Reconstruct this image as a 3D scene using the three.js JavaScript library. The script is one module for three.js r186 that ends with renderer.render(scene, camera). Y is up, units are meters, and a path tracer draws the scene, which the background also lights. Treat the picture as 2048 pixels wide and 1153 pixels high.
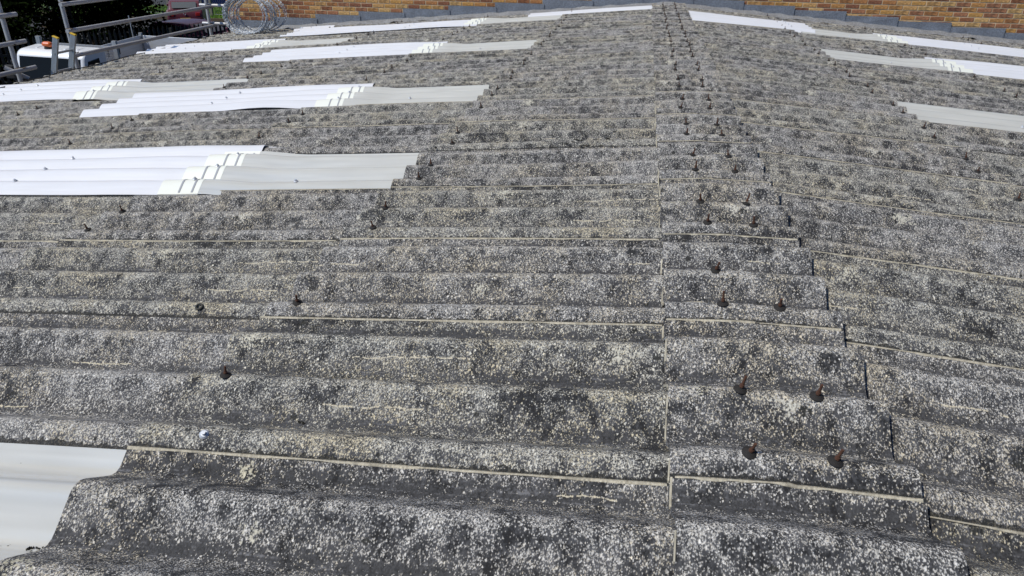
import * as THREE from 'three';
import { Sky } from 'three/addons/objects/Sky.js';
import { mergeGeometries } from 'three/addons/utils/BufferGeometryUtils.js';
import { RoundedBoxGeometry } from 'three/addons/geometries/RoundedBoxGeometry.js';

// ---------------------------------------------------------------- camera, sky, sun, exposure
const scene = new THREE.Scene();
const camera = new THREE.PerspectiveCamera(44.31, 1024 / 576, 0.05, 600);
{
  const right = new THREE.Vector3(0.98544, 0.01367, -0.16948), up = new THREE.Vector3(-0.08874, 0.89158, -0.44408), fwd = new THREE.Vector3(-0.14503, -0.45266, -0.87981);
  camera.quaternion.setFromRotationMatrix(new THREE.Matrix4().makeBasis(right, up, fwd.clone().negate()));
  camera.position.set(-0.443, 1.1546, 0);
  camera.updateMatrixWorld();
}
const SUN = new THREE.Vector3(-0.54, 0.79, 0.24).normalize();
const sky = new Sky(); sky.name = 'sky'; sky.scale.setScalar(450);
sky.userData = { kind: 'structure', label: 'clear hazy daytime sky', category: 'sky' };
sky.material.uniforms.sunPosition.value.copy(SUN);
sky.material.uniforms.turbidity.value = 6; sky.material.uniforms.rayleigh.value = 0.7; sky.material.uniforms.mieCoefficient.value = 0.004;
scene.add(sky); scene.environmentIntensity = 0.15;
const sun = new THREE.DirectionalLight(new THREE.Color(1, 0.935, 0.8), 3.7);
sun.position.copy(SUN).multiplyScalar(60); sun.target.position.set(-4, 0, -10); sun.castShadow = true; sun.shadow.radius = 1.5;
sun.shadow.mapSize.set(4096, 4096); Object.assign(sun.shadow.camera, { left: -45, right: 45, top: 45, bottom: -45, near: 1, far: 160 });
scene.add(sun, sun.target);
const renderer = new THREE.WebGLRenderer({ antialias: true });
renderer.setSize(1024, 576); renderer.toneMapping = THREE.LinearToneMapping; renderer.toneMappingExposure = 1.0; renderer.shadowMap.enabled = true;

// ---------------------------------------------------------------- helpers
let seed = 12345;
const rnd = () => { seed = (seed * 1664525 + 1013904223) >>> 0; return seed / 4294967296; };
const rr = (a, b) => a + (b - a) * rnd();
const hash = (a, b = 0, c = 0) => { let h = (a * 374761393 + b * 668265263 + c * 2147483647 + 1013) | 0; h = Math.imul(h ^ (h >>> 13), 1274126177); h = Math.imul(h ^ (h >>> 16), 2246822519); return ((h ^ (h >>> 15)) >>> 0) / 4294967296; };
const lin = (r, g, b) => new THREE.Color().setRGB(r, g, b);
const std = (c, roughness = 0.8, metalness = 0, extra = {}) => new THREE.MeshStandardMaterial({ color: lin(...c), roughness, metalness, ...extra });
const counts = {};
const numbered = n => { const k = counts[n] = (counts[n] ?? -1) + 1; return k ? `${n}_${String(k).padStart(3, '0')}` : n; };
function mesh(name, geo, mat, parent) { const m = new THREE.Mesh(geo, mat); m.name = name; m.castShadow = m.receiveShadow = true; (parent ?? scene).add(m); return m; }
function tag(o, label, category, group, kind) { o.userData = { label, category }; if (group) o.userData.group = group; if (kind) o.userData.kind = kind; return o; }
function thing(name, label, category, pos = [0, 0, 0], group) { const g = new THREE.Group(); g.name = numbered(name); g.position.set(...pos); scene.add(g); return tag(g, label, category, group); }
const box = (w, h, d, x = 0, y = 0, z = 0) => new THREE.BoxGeometry(w, h, d).translate(x, y, z);
const rbox = (w, h, d, r, x = 0, y = 0, z = 0) => new RoundedBoxGeometry(w, h, d, 2, r).translate(x, y, z);
function bar(a, b, r, seg = 10, r2 = r) { const A = new THREE.Vector3(...a), B = new THREE.Vector3(...b), d = B.clone().sub(A), g = new THREE.CylinderGeometry(r2, r, d.length(), seg); g.applyQuaternion(new THREE.Quaternion().setFromUnitVectors(new THREE.Vector3(0, 1, 0), d.clone().normalize())); return g.translate(...A.add(B).multiplyScalar(0.5).toArray()); }
function plank(a, b, w, t, upv = [0, 1, 0]) { // box from a to b, w across, t along up
  const A = new THREE.Vector3(...a), B = new THREE.Vector3(...b), X = B.clone().sub(A), L = X.length(); X.normalize(); const Z = X.clone().cross(new THREE.Vector3(...upv)).normalize(), Y = Z.clone().cross(X);
  return new THREE.BoxGeometry(L, t, w).applyMatrix4(new THREE.Matrix4().makeBasis(X, Y, Z)).translate(...A.add(B).multiplyScalar(0.5).toArray());
}
const merge = a => mergeGeometries(a.map(g => g.index ? g.toNonIndexed() : g).map(g => { for (const k of Object.keys(g.attributes)) if (!['position', 'normal', 'uv'].includes(k)) g.deleteAttribute(k); return g; }));
// tiling value noise on an n x m lattice
function noiseGrid(n, m, sd) { const a = new Float32Array(n * m); for (let i = 0; i < a.length; i++) a[i] = hash(i, sd, 7); return (u, v) => { u = (u - Math.floor(u)) * n; v = (v - Math.floor(v)) * m; const i = Math.floor(u) % n, j = Math.floor(v) % m, i2 = (i + 1) % n, j2 = (j + 1) % m; let fx = u - Math.floor(u), fy = v - Math.floor(v); fx = fx * fx * (3 - 2 * fx); fy = fy * fy * (3 - 2 * fy); return (a[j * n + i] * (1 - fx) + a[j * n + i2] * fx) * (1 - fy) + (a[j2 * n + i] * (1 - fx) + a[j2 * n + i2] * fx) * fy; }; }
const smooth = (a, b, x) => { x = Math.min(1, Math.max(0, (x - a) / (b - a))); return x * x * (3 - 2 * x); };
function dataTex(w, h, arr, srgb) { const t = new THREE.DataTexture(arr, w, h, THREE.RGBAFormat, THREE.UnsignedByteType); t.wrapS = t.wrapT = THREE.RepeatWrapping; t.magFilter = THREE.LinearFilter; t.minFilter = THREE.LinearMipmapLinearFilter; t.generateMipmaps = true; if (srgb) t.colorSpace = THREE.SRGBColorSpace; t.needsUpdate = true; return t; }
const toS = x => Math.round(255 * (x <= 0.0031308 ? 12.92 * x : 1.055 * Math.pow(Math.min(1, Math.max(0, x)), 1 / 2.4) - 0.055));

// ---------------------------------------------------------------- roof measures (S = width of one sheet)
const S = 0.75, K0 = 1.768, AL = 0.0871, AR = 0.0739, GROUND = -3.8;
const prof = k => { const t = 6 * Math.PI * (k - 0.087) + Math.PI / 2; return S * 0.048 * (Math.sin(t) - 0.05 * Math.sin(3 * t)); };
const CREST = S * 0.048 * 1.05;
const zk = k => -(K0 + k) * S;
const wob = (d, k) => S * (0.006 * Math.sin(k * 0.9 + d * 0.7) + 0.004 * Math.sin(k * 2.3 - d * 1.9));
const baseY = (d, side) => -d * S * Math.sin(side < 0 ? AL : AR);
const baseX = (d, side) => side * d * S * Math.cos(side < 0 ? AL : AR);

// ---------------------------------------------------------------- weathered asbestos-cement: dark cement, lichen dots, dirt and painted rib shade in the troughs
const LT = 3 * S; // texture covers three sheets
function lichenTextures(sd, tone) {
  const N = 2048, R = new Float32Array(N * N), G = new Float32Array(N * N), B = new Float32Array(N * N), H = new Float32Array(N * N);
  const n1 = noiseGrid(5, 6, sd), n2 = noiseGrid(19, 23, sd + 1), n3 = noiseGrid(70, 76, sd + 2), n4 = noiseGrid(260, 250, sd + 3), st = noiseGrid(12, 500, sd + 4), n5 = noiseGrid(800, 800, sd + 6);
  // trough dirt plus painted rib shade drawn up the face, outline broken by noise
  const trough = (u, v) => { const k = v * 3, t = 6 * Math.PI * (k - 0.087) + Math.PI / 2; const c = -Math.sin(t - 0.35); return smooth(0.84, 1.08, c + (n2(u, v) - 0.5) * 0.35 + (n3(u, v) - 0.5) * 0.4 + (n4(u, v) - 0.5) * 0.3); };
  for (let j = 0; j < N; j++) for (let i = 0; i < N; i++) {
    const u = i / N, v = j / N, q = j * N + i, g = n4(u, v) * 0.5 + n5(u, v) * 0.5, l = n2(u, v);
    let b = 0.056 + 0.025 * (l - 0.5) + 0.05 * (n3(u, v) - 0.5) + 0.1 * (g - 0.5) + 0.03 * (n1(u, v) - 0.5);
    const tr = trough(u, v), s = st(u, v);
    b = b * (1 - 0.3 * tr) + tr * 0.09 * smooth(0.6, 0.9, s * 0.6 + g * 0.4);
    b = Math.max(0.012, b);
    R[q] = b * 1.0; G[q] = b * 0.985; B[q] = b * 1.02; H[q] = 0.35 * g;
  }
  let s2 = sd * 7919 + 3; const rn = () => { s2 = (s2 * 1664525 + 1013904223) >>> 0; return s2 / 4294967296; };
  const dot = (x, y, r, c, a, h) => { const R0 = Math.ceil(r * 1.3 + 1), ex = 0.75 + 0.5 * rn(), ph = rn() * 6.28, px = x - Math.floor(x), py = y - Math.floor(y), X = Math.floor(x), Y = Math.floor(y); for (let dy = -R0; dy <= R0; dy++) for (let dx = -R0; dx <= R0; dx++) { const ddx = dx - px, ddy = (dy - py) * ex, dd = Math.sqrt(ddx * ddx + ddy * ddy); if (dd > r * 1.25 + 0.6) continue; const rad = r * (1 + 0.25 * Math.sin(Math.atan2(ddy, ddx) * 3 + ph)), m = a * smooth(rad + 0.6, rad - 0.5, dd); if (m <= 0) continue; const q = ((Y + dy + N) % N) * N + (X + dx + N) % N; R[q] += (c[0] - R[q]) * m; G[q] += (c[1] - G[q]) * m; B[q] += (c[2] - B[q]) * m; H[q] = Math.max(H[q], h * m); } };
  for (let t = 0; t < 850000; t++) {
    const x = rn() * N, y = rn() * N, u = x / N, v = y / N;
    const dens = 0.465 + 0.24 * (n2(u, v) - 0.5) + 0.62 * (n3(u, v) - 0.5) + 0.3 * (n1(u, v) - 0.5) - 0.5 * trough(u, v) + 0.42 * smooth(0.8, 1, Math.cos(6 * Math.PI * (v * 3 - 0.087) + 0.12) + (n3(u, v) - 0.5) * 0.25);  // lichen thick on crests, thin in troughs, also painting the rib light and shade
    if (rn() > dens) continue;
    const cream = smooth(0.46, 0.86, n1(v + 0.3, u) * 0.4 + n2(v + 0.13, u + 0.4) * 0.6 + (rn() - 0.5) * 0.6), br = (0.2 + 0.5 * rn() + (rn() < 0.2 ? 0.16 : 0)) * tone[3];
    const c = [br * (1 + 0.05 * cream) * tone[0], br * (0.95 - 0.035 * cream) * tone[1], br * (0.85 - 0.19 * cream) * tone[2]];
    dot(x, y, rn() < 0.07 ? 1.4 + 1.2 * rn() : 0.58 + 0.8 * rn(), c, 0.75 + 0.25 * rn(), 0.5 + 0.5 * rn());
  }
  for (let t = 0; t < 16; t++) { // pale crusts of lichen
    const cx = rn() * N, cy = rn() * N, r = 12 + 34 * rn(), n = r * r * 0.09, ye = rn() * 0.45;
    for (let e = 0; e < n; e++) { const a = rn() * 6.283, d = r * Math.pow(rn(), 0.6) * (0.7 + 0.5 * Math.sin(a * 2 + t) * Math.cos(a * 3 - t * 2)); const br = 0.4 + 0.22 * rn(); dot(((cx + d * Math.cos(a) * 1.4) % N + N) % N, ((cy + d * Math.sin(a)) % N + N) % N, 1.2 + 1.6 * rn(), [br, br * (0.95 - 0.06 * ye), br * (0.82 - 0.3 * ye)], 0.8, 0.8); }
  }
  for (let t = 0; t < 90; t++) { // black moss spots
    const cx = rn() * N, cy = rn() * N, r = 2.5 + 9 * rn() * rn(), n = 5 + r * r * 0.25;
    for (let e = 0; e < n; e++) { const a = rn() * 6.283, d = r * Math.sqrt(rn()), b = 0.014 + 0.018 * rn(); dot(((cx + d * Math.cos(a) * 1.5) % N + N) % N, ((cy + d * Math.sin(a)) % N + N) % N, 1.4 + 1.8 * rn(), [b, b * 0.98, b * 0.85], 0.9, 0.9); }
  }
  for (let t = 0; t < 14; t++) { // cream scrapes that run down the slope
    const k = Math.floor(rn() * 9) / 3 + 0.087 + (rn() < 0.5 ? -0.09 : 0.19) + 0.03 * (rn() - 0.5), y0 = (k / 3 * N + N) % N, x0 = rn() * N, L = 60 + 560 * rn() * rn();
    let y = y0; for (let i = 0; i < L; i++) { y += (rn() - 0.5) * 1.1; if (rn() < 0.15 || n3(i / 1400, t / 13) > 0.7 || n4(i / 900, t / 7) > 0.8) continue; const br = 0.5 + 0.1 * rn(); dot((x0 + i) % N, (y + N) % N, 0.5 + 1.5 * n4(i / 700, t / 40), [br, br * 0.89, br * 0.66], 0.85, 0.4); }
  }
  for (let s = 0; s < 3; s++) for (let i = 0; i < N; i++) { // dark line along the side lap: painted gap shade with grime
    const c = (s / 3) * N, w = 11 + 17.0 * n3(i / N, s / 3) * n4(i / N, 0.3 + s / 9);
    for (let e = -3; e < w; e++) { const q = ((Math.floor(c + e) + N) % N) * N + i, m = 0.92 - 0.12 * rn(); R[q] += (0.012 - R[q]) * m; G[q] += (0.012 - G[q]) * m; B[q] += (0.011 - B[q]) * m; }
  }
  const cm = new Uint8Array(N * N * 4), hm = new Uint8Array(N * N * 4);
  for (let q = 0; q < N * N; q++) { cm[q * 4] = toS(R[q]); cm[q * 4 + 1] = toS(G[q]); cm[q * 4 + 2] = toS(B[q]); cm[q * 4 + 3] = 255; const h = Math.round(255 * Math.min(1, H[q])); hm[q * 4] = hm[q * 4 + 1] = hm[q * 4 + 2] = h; hm[q * 4 + 3] = 255; }
  return [dataTex(N, N, cm, true), dataTex(N, N, hm, false)];
}
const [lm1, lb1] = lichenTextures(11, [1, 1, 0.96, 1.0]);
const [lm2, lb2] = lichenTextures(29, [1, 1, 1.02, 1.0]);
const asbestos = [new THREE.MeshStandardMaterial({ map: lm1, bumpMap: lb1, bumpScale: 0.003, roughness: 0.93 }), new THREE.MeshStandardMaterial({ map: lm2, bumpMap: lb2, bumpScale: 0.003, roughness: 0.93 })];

// small all-purpose grain texture (streaks along u)
function streakTex(sd, lo, hi, along) { const W = 512, a = new Uint8Array(W * W * 4), n1 = noiseGrid(along ? 8 : 90, along ? 256 : 90, sd), n2 = noiseGrid(along ? 20 : 250, along ? 120 : 250, sd + 1), n3 = noiseGrid(9, 9, sd + 2); for (let j = 0; j < W; j++) for (let i = 0; i < W; i++) { const u = i / W, v = j / W, t = lo + (hi - lo) * (0.45 * n1(u, v) + 0.3 * n2(u, v) + 0.25 * n3(u, v)); const q = (j * W + i) * 4, b = Math.round(255 * t); a[q] = a[q + 1] = a[q + 2] = b; a[q + 3] = 255; } return dataTex(W, W, a, true); }
const grain = streakTex(3, 0.72, 1.0, false), streak = streakTex(5, 0.8, 1.0, true), speck = streakTex(8, 0.55, 1, false);
const M = {
  white: new THREE.MeshPhysicalMaterial({ color: lin(0.66, 0.66, 0.68), roughness: 0.5, map: streakTex(15, 0.95, 1, true) }),
  grp: new THREE.MeshPhysicalMaterial({ color: lin(0.64, 0.63, 0.58), roughness: 0.95, transmission: 0.18, thickness: 0, clearcoat: 1, clearcoatRoughness: 0.16, map: streakTex(6, 0.9, 1, true), side: THREE.DoubleSide }),
  lap: std([0.72, 0.72, 0.64], 0.5),
  sealant: std([0.3, 0.31, 0.33], 0.7),
  cream: std([0.7, 0.63, 0.48], 0.9, 0, { map: speck }),
  rust: std([0.15, 0.062, 0.032], 0.9, 0.1, { map: speck }),
  washer: std([0.035, 0.03, 0.026], 0.85, 0.1, { map: speck }),
  zinc: std([0.6, 0.61, 0.63], 0.45, 0.4),
  lead: std([0.27, 0.295, 0.34], 0.6, 0.1, { map: streakTex(21, 0.6, 1, false) }),
  leadPale: std([0.42, 0.42, 0.42], 0.7, 0.05, { map: streakTex(22, 0.5, 1, false), bumpMap: grain, bumpScale: 0.006 }),
  mortar: std([0.8, 0.62, 0.4], 0.95, 0, { map: speck }),
  tube: std([0.55, 0.55, 0.56], 0.5, 0.25, { map: grain }),
  coupler: std([0.2, 0.15, 0.1], 0.7, 0.5, { map: speck }),
  alu: std([0.56, 0.58, 0.6], 0.42, 0.7, { map: grain }),
  yellow: std([0.6, 0.38, 0.02], 0.6),
  black: std([0.012, 0.012, 0.013], 0.6),
  render: std([0.4, 0.36, 0.3], 0.95, 0, { map: grain }),
};

// ---------------------------------------------------------------- the setting
const asphaltMap = streakTex(41, 0.6, 1, false); asphaltMap.repeat.set(60, 60);
{ const g = mesh('ground', new THREE.PlaneGeometry(500, 500).rotateX(-Math.PI / 2).translate(0, GROUND, -60), std([0.055, 0.054, 0.052], 0.95, 0, { map: asphaltMap })); tag(g, 'dark asphalt yard below the roof', 'ground', null, 'structure'); }

// ---------------------------------------------------------------- workshop building with its corrugated roof
const shop = thing('workshop_building', 'low workshop with lichen-covered corrugated cement roof, ridge caps and white rooflight sheets', 'building');
const EAVE = 10.85;
function sheetGeo(side, kA, kB, dA, dB, { lift = () => 0, t = 0.007, nd = 7, ridge = null, uo = 0, vo = 0, per = 14, single = false, amp = () => 1 } = {}) {
  const nk = Math.max(2, Math.round((kB - kA) * 3 * per)), pos = [], uv = [], idx = [];
  const X = d => ridge ? d * S * Math.cos(AL) : baseX(d, side);
  const Y = d => ridge ? ridge(d) : baseY(d, side);
  const grid = (off, flip) => { const b0 = pos.length / 3; for (let i = 0; i <= nd; i++) for (let j = 0; j <= nk; j++) { const d = dA + (dB - dA) * i / nd, k = kA + (kB - kA) * j / nk; const ds = ridge ? Math.abs(d) : d; pos.push(X(d), Y(d) + prof(k) * amp(d) + CREST * (1 - amp(d)) + wob(ds, k) + lift(d, k) + off, zk(k)); uv.push(d * S / LT + uo, k / 3 + vo); } for (let i = 0; i < nd; i++) for (let j = 0; j < nk; j++) { const a = b0 + i * (nk + 1) + j, b = a + 1, c = a + nk + 1, e = c + 1; if (flip) idx.push(a, b, c, b, e, c); else idx.push(a, c, b, b, c, e); } return b0; };
  const right = ridge ? 1 : side; // d grows towards +x when right > 0
  const top = grid(0, right > 0 ? true : false), bot = single ? top : grid(-t, right > 0 ? false : true);
  // rim: own vertices so the edge stays crisp
  const rim = list => { for (let q = 0; q + 1 < list.length; q++) { const [a, b] = [list[q], list[q + 1]], n0 = pos.length / 3; for (const v of [a + top, b + top, a + bot, b + bot]) { pos.push(pos[v * 3], pos[v * 3 + 1], pos[v * 3 + 2]); uv.push(uv[v * 2], uv[v * 2 + 1]); } if (right > 0) idx.push(n0, n0 + 2, n0 + 1, n0 + 1, n0 + 2, n0 + 3); else idx.push(n0, n0 + 1, n0 + 2, n0 + 1, n0 + 3, n0 + 2); } };
  const row = i => Array.from({ length: nk + 1 }, (_, j) => i * (nk + 1) + j), col = j => Array.from({ length: nd + 1 }, (_, i) => i * (nk + 1) + j);
  if (!single) { rim(row(0)); rim(row(nd).reverse()); rim(col(nk)); rim(col(0).reverse()); }
  const g = new THREE.BufferGeometry(); g.setAttribute('position', new THREE.Float32BufferAttribute(pos, 3)); g.setAttribute('uv', new THREE.Float32BufferAttribute(uv, 2)); g.setIndex(idx); g.computeVertexNormals(); return g;
}
// pale broken edge that shows along a side lap: an irregular strip riding on the sheet's far edge
function edgeGeo(side, k, dA, dB, lift, ridge, w0 = 0.011) {
  const nd = 36, pos = [], idx = [], sd = hash(Math.round(k * 3), Math.round(dA * 10), side + 3) * 100;
  for (let i = 0; i <= nd; i++) { const d = dA + (dB - dA) * i / nd, ds = ridge ? Math.abs(d) : d, w = w0 / S * (0.18 + 0.42 * hash(i >> 1, Math.floor(sd * 7))) ; const x = ridge ? d * S * Math.cos(AL) : baseX(d, side), yb = ridge ? ridge(d) : baseY(d, side); const P = (kk, o) => pos.push(x, yb + prof(kk) + wob(ds, kk) + lift(d, kk) + o, zk(kk)); P(k + 0.0012, -0.0075); P(k + 0.0012, 0.0012); P(k - w, 0.0010); P(k - w, -0.003); }
  for (let i = 0; i < nd; i++) for (let e = 0; e < 3; e++) { const a = i * 4 + e, b = a + 1, c = a + 4, f = c + 1; idx.push(a, c, b, b, c, f); }
  const g = new THREE.BufferGeometry(); g.setAttribute('position', new THREE.Float32BufferAttribute(pos, 3)); g.setAttribute('uv', new THREE.Float32BufferAttribute(pos.flatMap((v, i) => i % 3 ? [] : [v * 2, pos[i + 2] * 2]), 2)); g.setIndex(idx); return g.toNonIndexed().computeVertexNormals() ?? g;
}
function edgeMesh(parent, ...a) { const g = edgeGeo(...a); g.computeVertexNormals(); const m = mesh('lap_edge', g, creamD, parent); return m; }
const creamD = M.cream.clone(); creamD.side = THREE.DoubleSide;

// hook bolts
const boltWasher = new THREE.LatheGeometry([[0, 0.006], [0.012, 0.0055], [0.014, 0.002], [0.0225, 0.0005], [0.024, -0.004], [0.02, -0.007]].map(p => new THREE.Vector2(...p)).reverse(), 16);
const boltRod = merge([new THREE.CylinderGeometry(0.0078, 0.0085, 0.008, 6).translate(0, 0.0115, 0), new THREE.CylinderGeometry(0.0046, 0.0052, 0.03, 8).translate(0, 0.026, 0)]);
const screwGeo = merge([new THREE.CylinderGeometry(0.011, 0.014, 0.004, 14).translate(0, 0.002, 0), new THREE.CylinderGeometry(0.0062, 0.0068, 0.010, 6).translate(0, 0.008, 0)]);
const underLight = (side, d, k) => LIGHTS.some(([s, row, g, w]) => s === side && w && d > w[0] - 0.1 && d < w[1] + 0.05 && k > w[2] - 0.02 && k < w[3] + 0.02);
function bolt(parent, side, d, k, lift, sc = 1, ridge = null) {
  if (!ridge && underLight(side, d, k)) return;
  sc *= 0.74;
  const x = ridge ? d * S * Math.cos(AL) : baseX(d, side), y = (ridge ? ridge(d) : baseY(d, side)) + prof(k) + wob(ridge ? Math.abs(d) : d, k) + lift;
  const w = mesh('bolt_washer', boltWasher, M.washer, parent); w.position.set(x, y + 0.004, zk(k)); w.scale.setScalar(sc);
  w.rotation.set((hash(k * 99, d * 77) - 0.5) * 0.5 + 0.15, 0, (hash(k * 51, d * 37) - 0.5) * 0.4);
  const r = mesh('hook_bolt', boltRod, M.rust, parent); r.position.copy(w.position); r.rotation.copy(w.rotation); r.scale.set(sc, sc * (0.9 + 0.5 * hash(k * 31, d * 13)), sc);
}
function screw(parent, side, d, k, lift) { const s = mesh('roofing_screw', screwGeo, M.zinc, parent); s.position.set(baseX(d, side), baseY(d, side) + prof(k) + wob(d, k) + lift, zk(k)); s.rotation.set((hash(k * 9, d) - 0.5) * 0.4, 0, (hash(d * 7, k) - 0.5) * 0.4); }

const COLS = [[0.12, 2.30], [2.12, 4.27], [4.09, 6.36], [6.18, 8.52], [8.34, EAVE]];
const BOLTD = [2.13, 4.11, 6.2, 8.36];
// rooflights: side, row, grp [d0,d1] or null, white [d0,d1,kA,kB] or null
const LIGHTS = [
  [-1, -1, [2.12, 4.25], [3.9, 7.4, -1.03, 0.3]],
  [-1, 3, [2.12, 4.22], [3.87, 7.45, 2.965, 4.30]],
  [-1, 6, [2.12, 4.24], [3.9, 7.36, 5.965, 7.30]],
  [-1, 7, [6.2, 8.55], [8.2, EAVE + 0.08, 7.30, 8.62]],
  [-1, 10, [2.14, 4.30], [3.95, 7.36, 9.965, 11.30]],
  [-1, 12, [6.2, 8.4], [8.05, EAVE + 0.06, 11.965, 13.30]],
  [-1, 14, [2.2, 4.35], [4.0, 8.5, 13.70, 15.02]],
  [1, 6, [2.16, 4.6], [4.25, 7.4, 5.965, 7.3]],
  [1, 10, [2.2, 4.35], [4.0, 7.6, 9.965, 11.3]],
  [1, 13, [2.45, 4.35], [4.0, 8.2, 12.965, 14.3]],
];
const rowLo = -2, rowHi = 15, covered = (side, r, c) => LIGHTS.some(([s, row, g]) => s === side && row === r && g && Math.abs(g[0] - COLS[c][0]) < 0.4);
const sideLift = (r, c) => (d, k) => 0.002 + 0.016 * (k - r) + 0.010 * Math.max(0, (d - COLS[c][0]) / (COLS[c][1] - COLS[c][0])) ;
for (const side of [-1, 1]) for (let c = 0; c < 5; c++) for (let r = rowLo; r <= rowHi; r++) {
  if (covered(side, r, c)) continue;
  const h = hash(r + 20, c, side + 5), [d0, d1] = COLS[c], dd = (hash(r, c + 9, side) - 0.5) * 0.03, lf0 = sideLift(r, c), tw = (hash(r + 3, c, side) - 0.5) * 0.005, lf = (d, k) => lf0(d, k) + tw * (k - r - 0.5) + Math.max(0, hash(r, c, 44) - 0.6) * 0.008 * Math.max(0, d - d1 + 0.6);
  const g = sheetGeo(side, r - 0.1, r + 1, d0, d1 + dd, { lift: lf, uo: hash(r, c, side + 8) , vo: Math.floor(h * 3) / 3, per: r < 4 ? 16 : 12, nd: 8 });
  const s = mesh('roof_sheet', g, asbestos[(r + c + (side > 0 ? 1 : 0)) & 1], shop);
  if (r < 12 && hash(r, c, side + 71) > 0.12) { const a = d0 + (c ? 0.2 : 0.26), b = d1 + dd; edgeMesh(s, side, r + 1, a, b, lf, null, r < 2 ? 0.010 : 0.007); }
  if (r >= 0 && c < 4 && !(side > 0 && c > 2)) for (const f of [0.087, 0.4203]) if (hash(r, c, f * 100 + side) > 0.06 && !(side < 0 && c === 0 && (r === 0 ? f < 0.2 : r === 1 && f > 0.2))) bolt(s, side, BOLTD[c] + (hash(r, c, 4 + f) - 0.5) * 0.05, r + f, lf(BOLTD[c], r + f), side > 0 ? 0.95 : 1);
}
// ridge caps, one piece bent over the apex
const RW = 0.37, ridgeY = d => { const a = 0.075, e = Math.sqrt(d * d + a * a) - a; return -e * S * (d < 0 ? Math.sin(AL) : Math.sin(AR)) * (1 + 0.2 * Math.exp(-d * d * 20)) + 0.004; };
for (let r = rowLo; r <= rowHi; r++) {
  const dx = (hash(r, 3, 3) - 0.5) * 0.012, lf = (d, k) => 0.016 + 0.016 * (k - r) + (d > 0 ? 0.022 * d / RW : 0.004);
  const g = sheetGeo(1, r - 0.1, r + 1 + (hash(r, 5) - 0.5) * 0.01, -RW + dx, RW + dx * 0.7, { lift: lf, ridge: ridgeY, nd: 18, per: r < 4 ? 16 : 12, uo: hash(r, 77), vo: Math.floor(hash(r, 78) * 3) / 3, t: 0.009 });
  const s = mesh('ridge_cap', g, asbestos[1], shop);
  if (r < 11) edgeMesh(s, 1, r + 1, -RW + dx + 0.01, RW + dx * 0.7 - 0.01, lf, ridgeY, r < 2 ? 0.009 : 0.006);
  if (r < 7) for (let e = 0; e < 12; e++) { if (hash(r, e, 91) < 0.5) continue; const ka = r + e / 12; mesh('cap_edge', sheetGeo(1, ka, ka + 0.045 + 0.045 * hash(r, e, 92), -RW + dx - 0.004, -RW + dx + 0.0005 + 0.004 * hash(r, e, 93), { lift: (d, k) => lf(d, k) + 0.0012, ridge: ridgeY, nd: 1, per: 24, t: 0.008 }), creamD, s); }
  for (const d of [-0.13, 0.125]) for (const f of [0.087, 0.4203]) { if (r === 1 && d > 0 && f > 0.3) continue; bolt(s, 1, d + (hash(r, 6, d * 50 + f * 9) - 0.5) * 0.03, r + f, lf(d, r + f) - 0.001, 1.08, ridgeY); }
}
// rooflight sheets
for (const [side, row, gd, wd] of LIGHTS) {
  if (wd) {
    const [d0, d1, kA, kB] = wd, bulge = row === 6 && side < 0, lf = (d, k) => 0.026 + 0.011 * smooth(d0 + 0.1, d0 + 0.8, d) + 0.002 * Math.sin(d * 3 + k * 5) + (bulge ? 0.026 * Math.exp(-((d - 4.9) ** 2) * 5) * smooth(kA + 0.25, kA, k) : 0);
    const w = mesh('white_sheet', sheetGeo(side, kA, kB, d0, d1, { lift: lf, t: 0.003, nd: 18, uo: hash(row, 4), per: 12, amp: () => 0.92 }), M.white, shop);
    w.userData.label = 'new white corrugated rooflight sheet';
    for (const db of [5.6, 9.8]) if (db > d0 + 0.5 && db < d1 - 0.3) for (let j = 0; j < 3; j++) screw(w, side, db, Math.round((kA + 0.1) * 3) / 3 + 0.087 + j / 3, lf(db, row) + 0.003);
  }
  if (gd) {
    const [d0, d1] = gd, kB = row + 1.0 + (row === 7 ? 0.24 : 0), kA = row - 0.035 + (row === 7 ? 0.24 : 0), lf = (d, k) => 0.006 + 0.0095 * (k - row) + 0.026 * smooth(wd[0] - 0.5, wd[0], d), lap = d1 - wd[0], gAmp = d => 1 - 0.08 * smooth(wd[0] - 0.3, wd[0], d);
    const g = mesh('translucent_sheet', sheetGeo(side, kA, kB, d0, wd[0] + 0.01, { lift: lf, single: true, nd: 30, uo: hash(row, 6), per: 12, amp: gAmp }), M.grp, shop);
    g.userData.label = 'translucent grey fibreglass rooflight sheet lapped over the white one';
    mesh('lapped_end', sheetGeo(side, kA, kB, wd[0] - 0.004, d1, { lift: (d, k) => lf(d, k) + 0.001, t: 0.004, nd: 6, per: 12, amp: gAmp }), M.lap, g).userData.label = 'cream white double-layer lap of the fibreglass sheet';
    for (const f of [0.53, 0.85]) mesh('sealant_strip', sheetGeo(side, kA + 0.01, kB - 0.02, d1 - lap * f - 0.008, d1 - lap * f + 0.008, { lift: (d, k) => lf(d, k) + 0.0035, t: 0.003, nd: 1, per: 12, amp: gAmp }), M.sealant, g);
    for (let j = 0; j < 3; j++) screw(g, side, d1 - lap * 0.78, row + (row === 7 ? 0.333 : 0) + 0.087 + j / 3, lf(d1 - lap * 0.78, row + 0.3) + 0.002);
    screw(g, side, (d0 + wd[0]) / 2 + 0.1, row + 0.087, lf(d0 + 1, row) + 0.003);
  }
}
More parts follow.
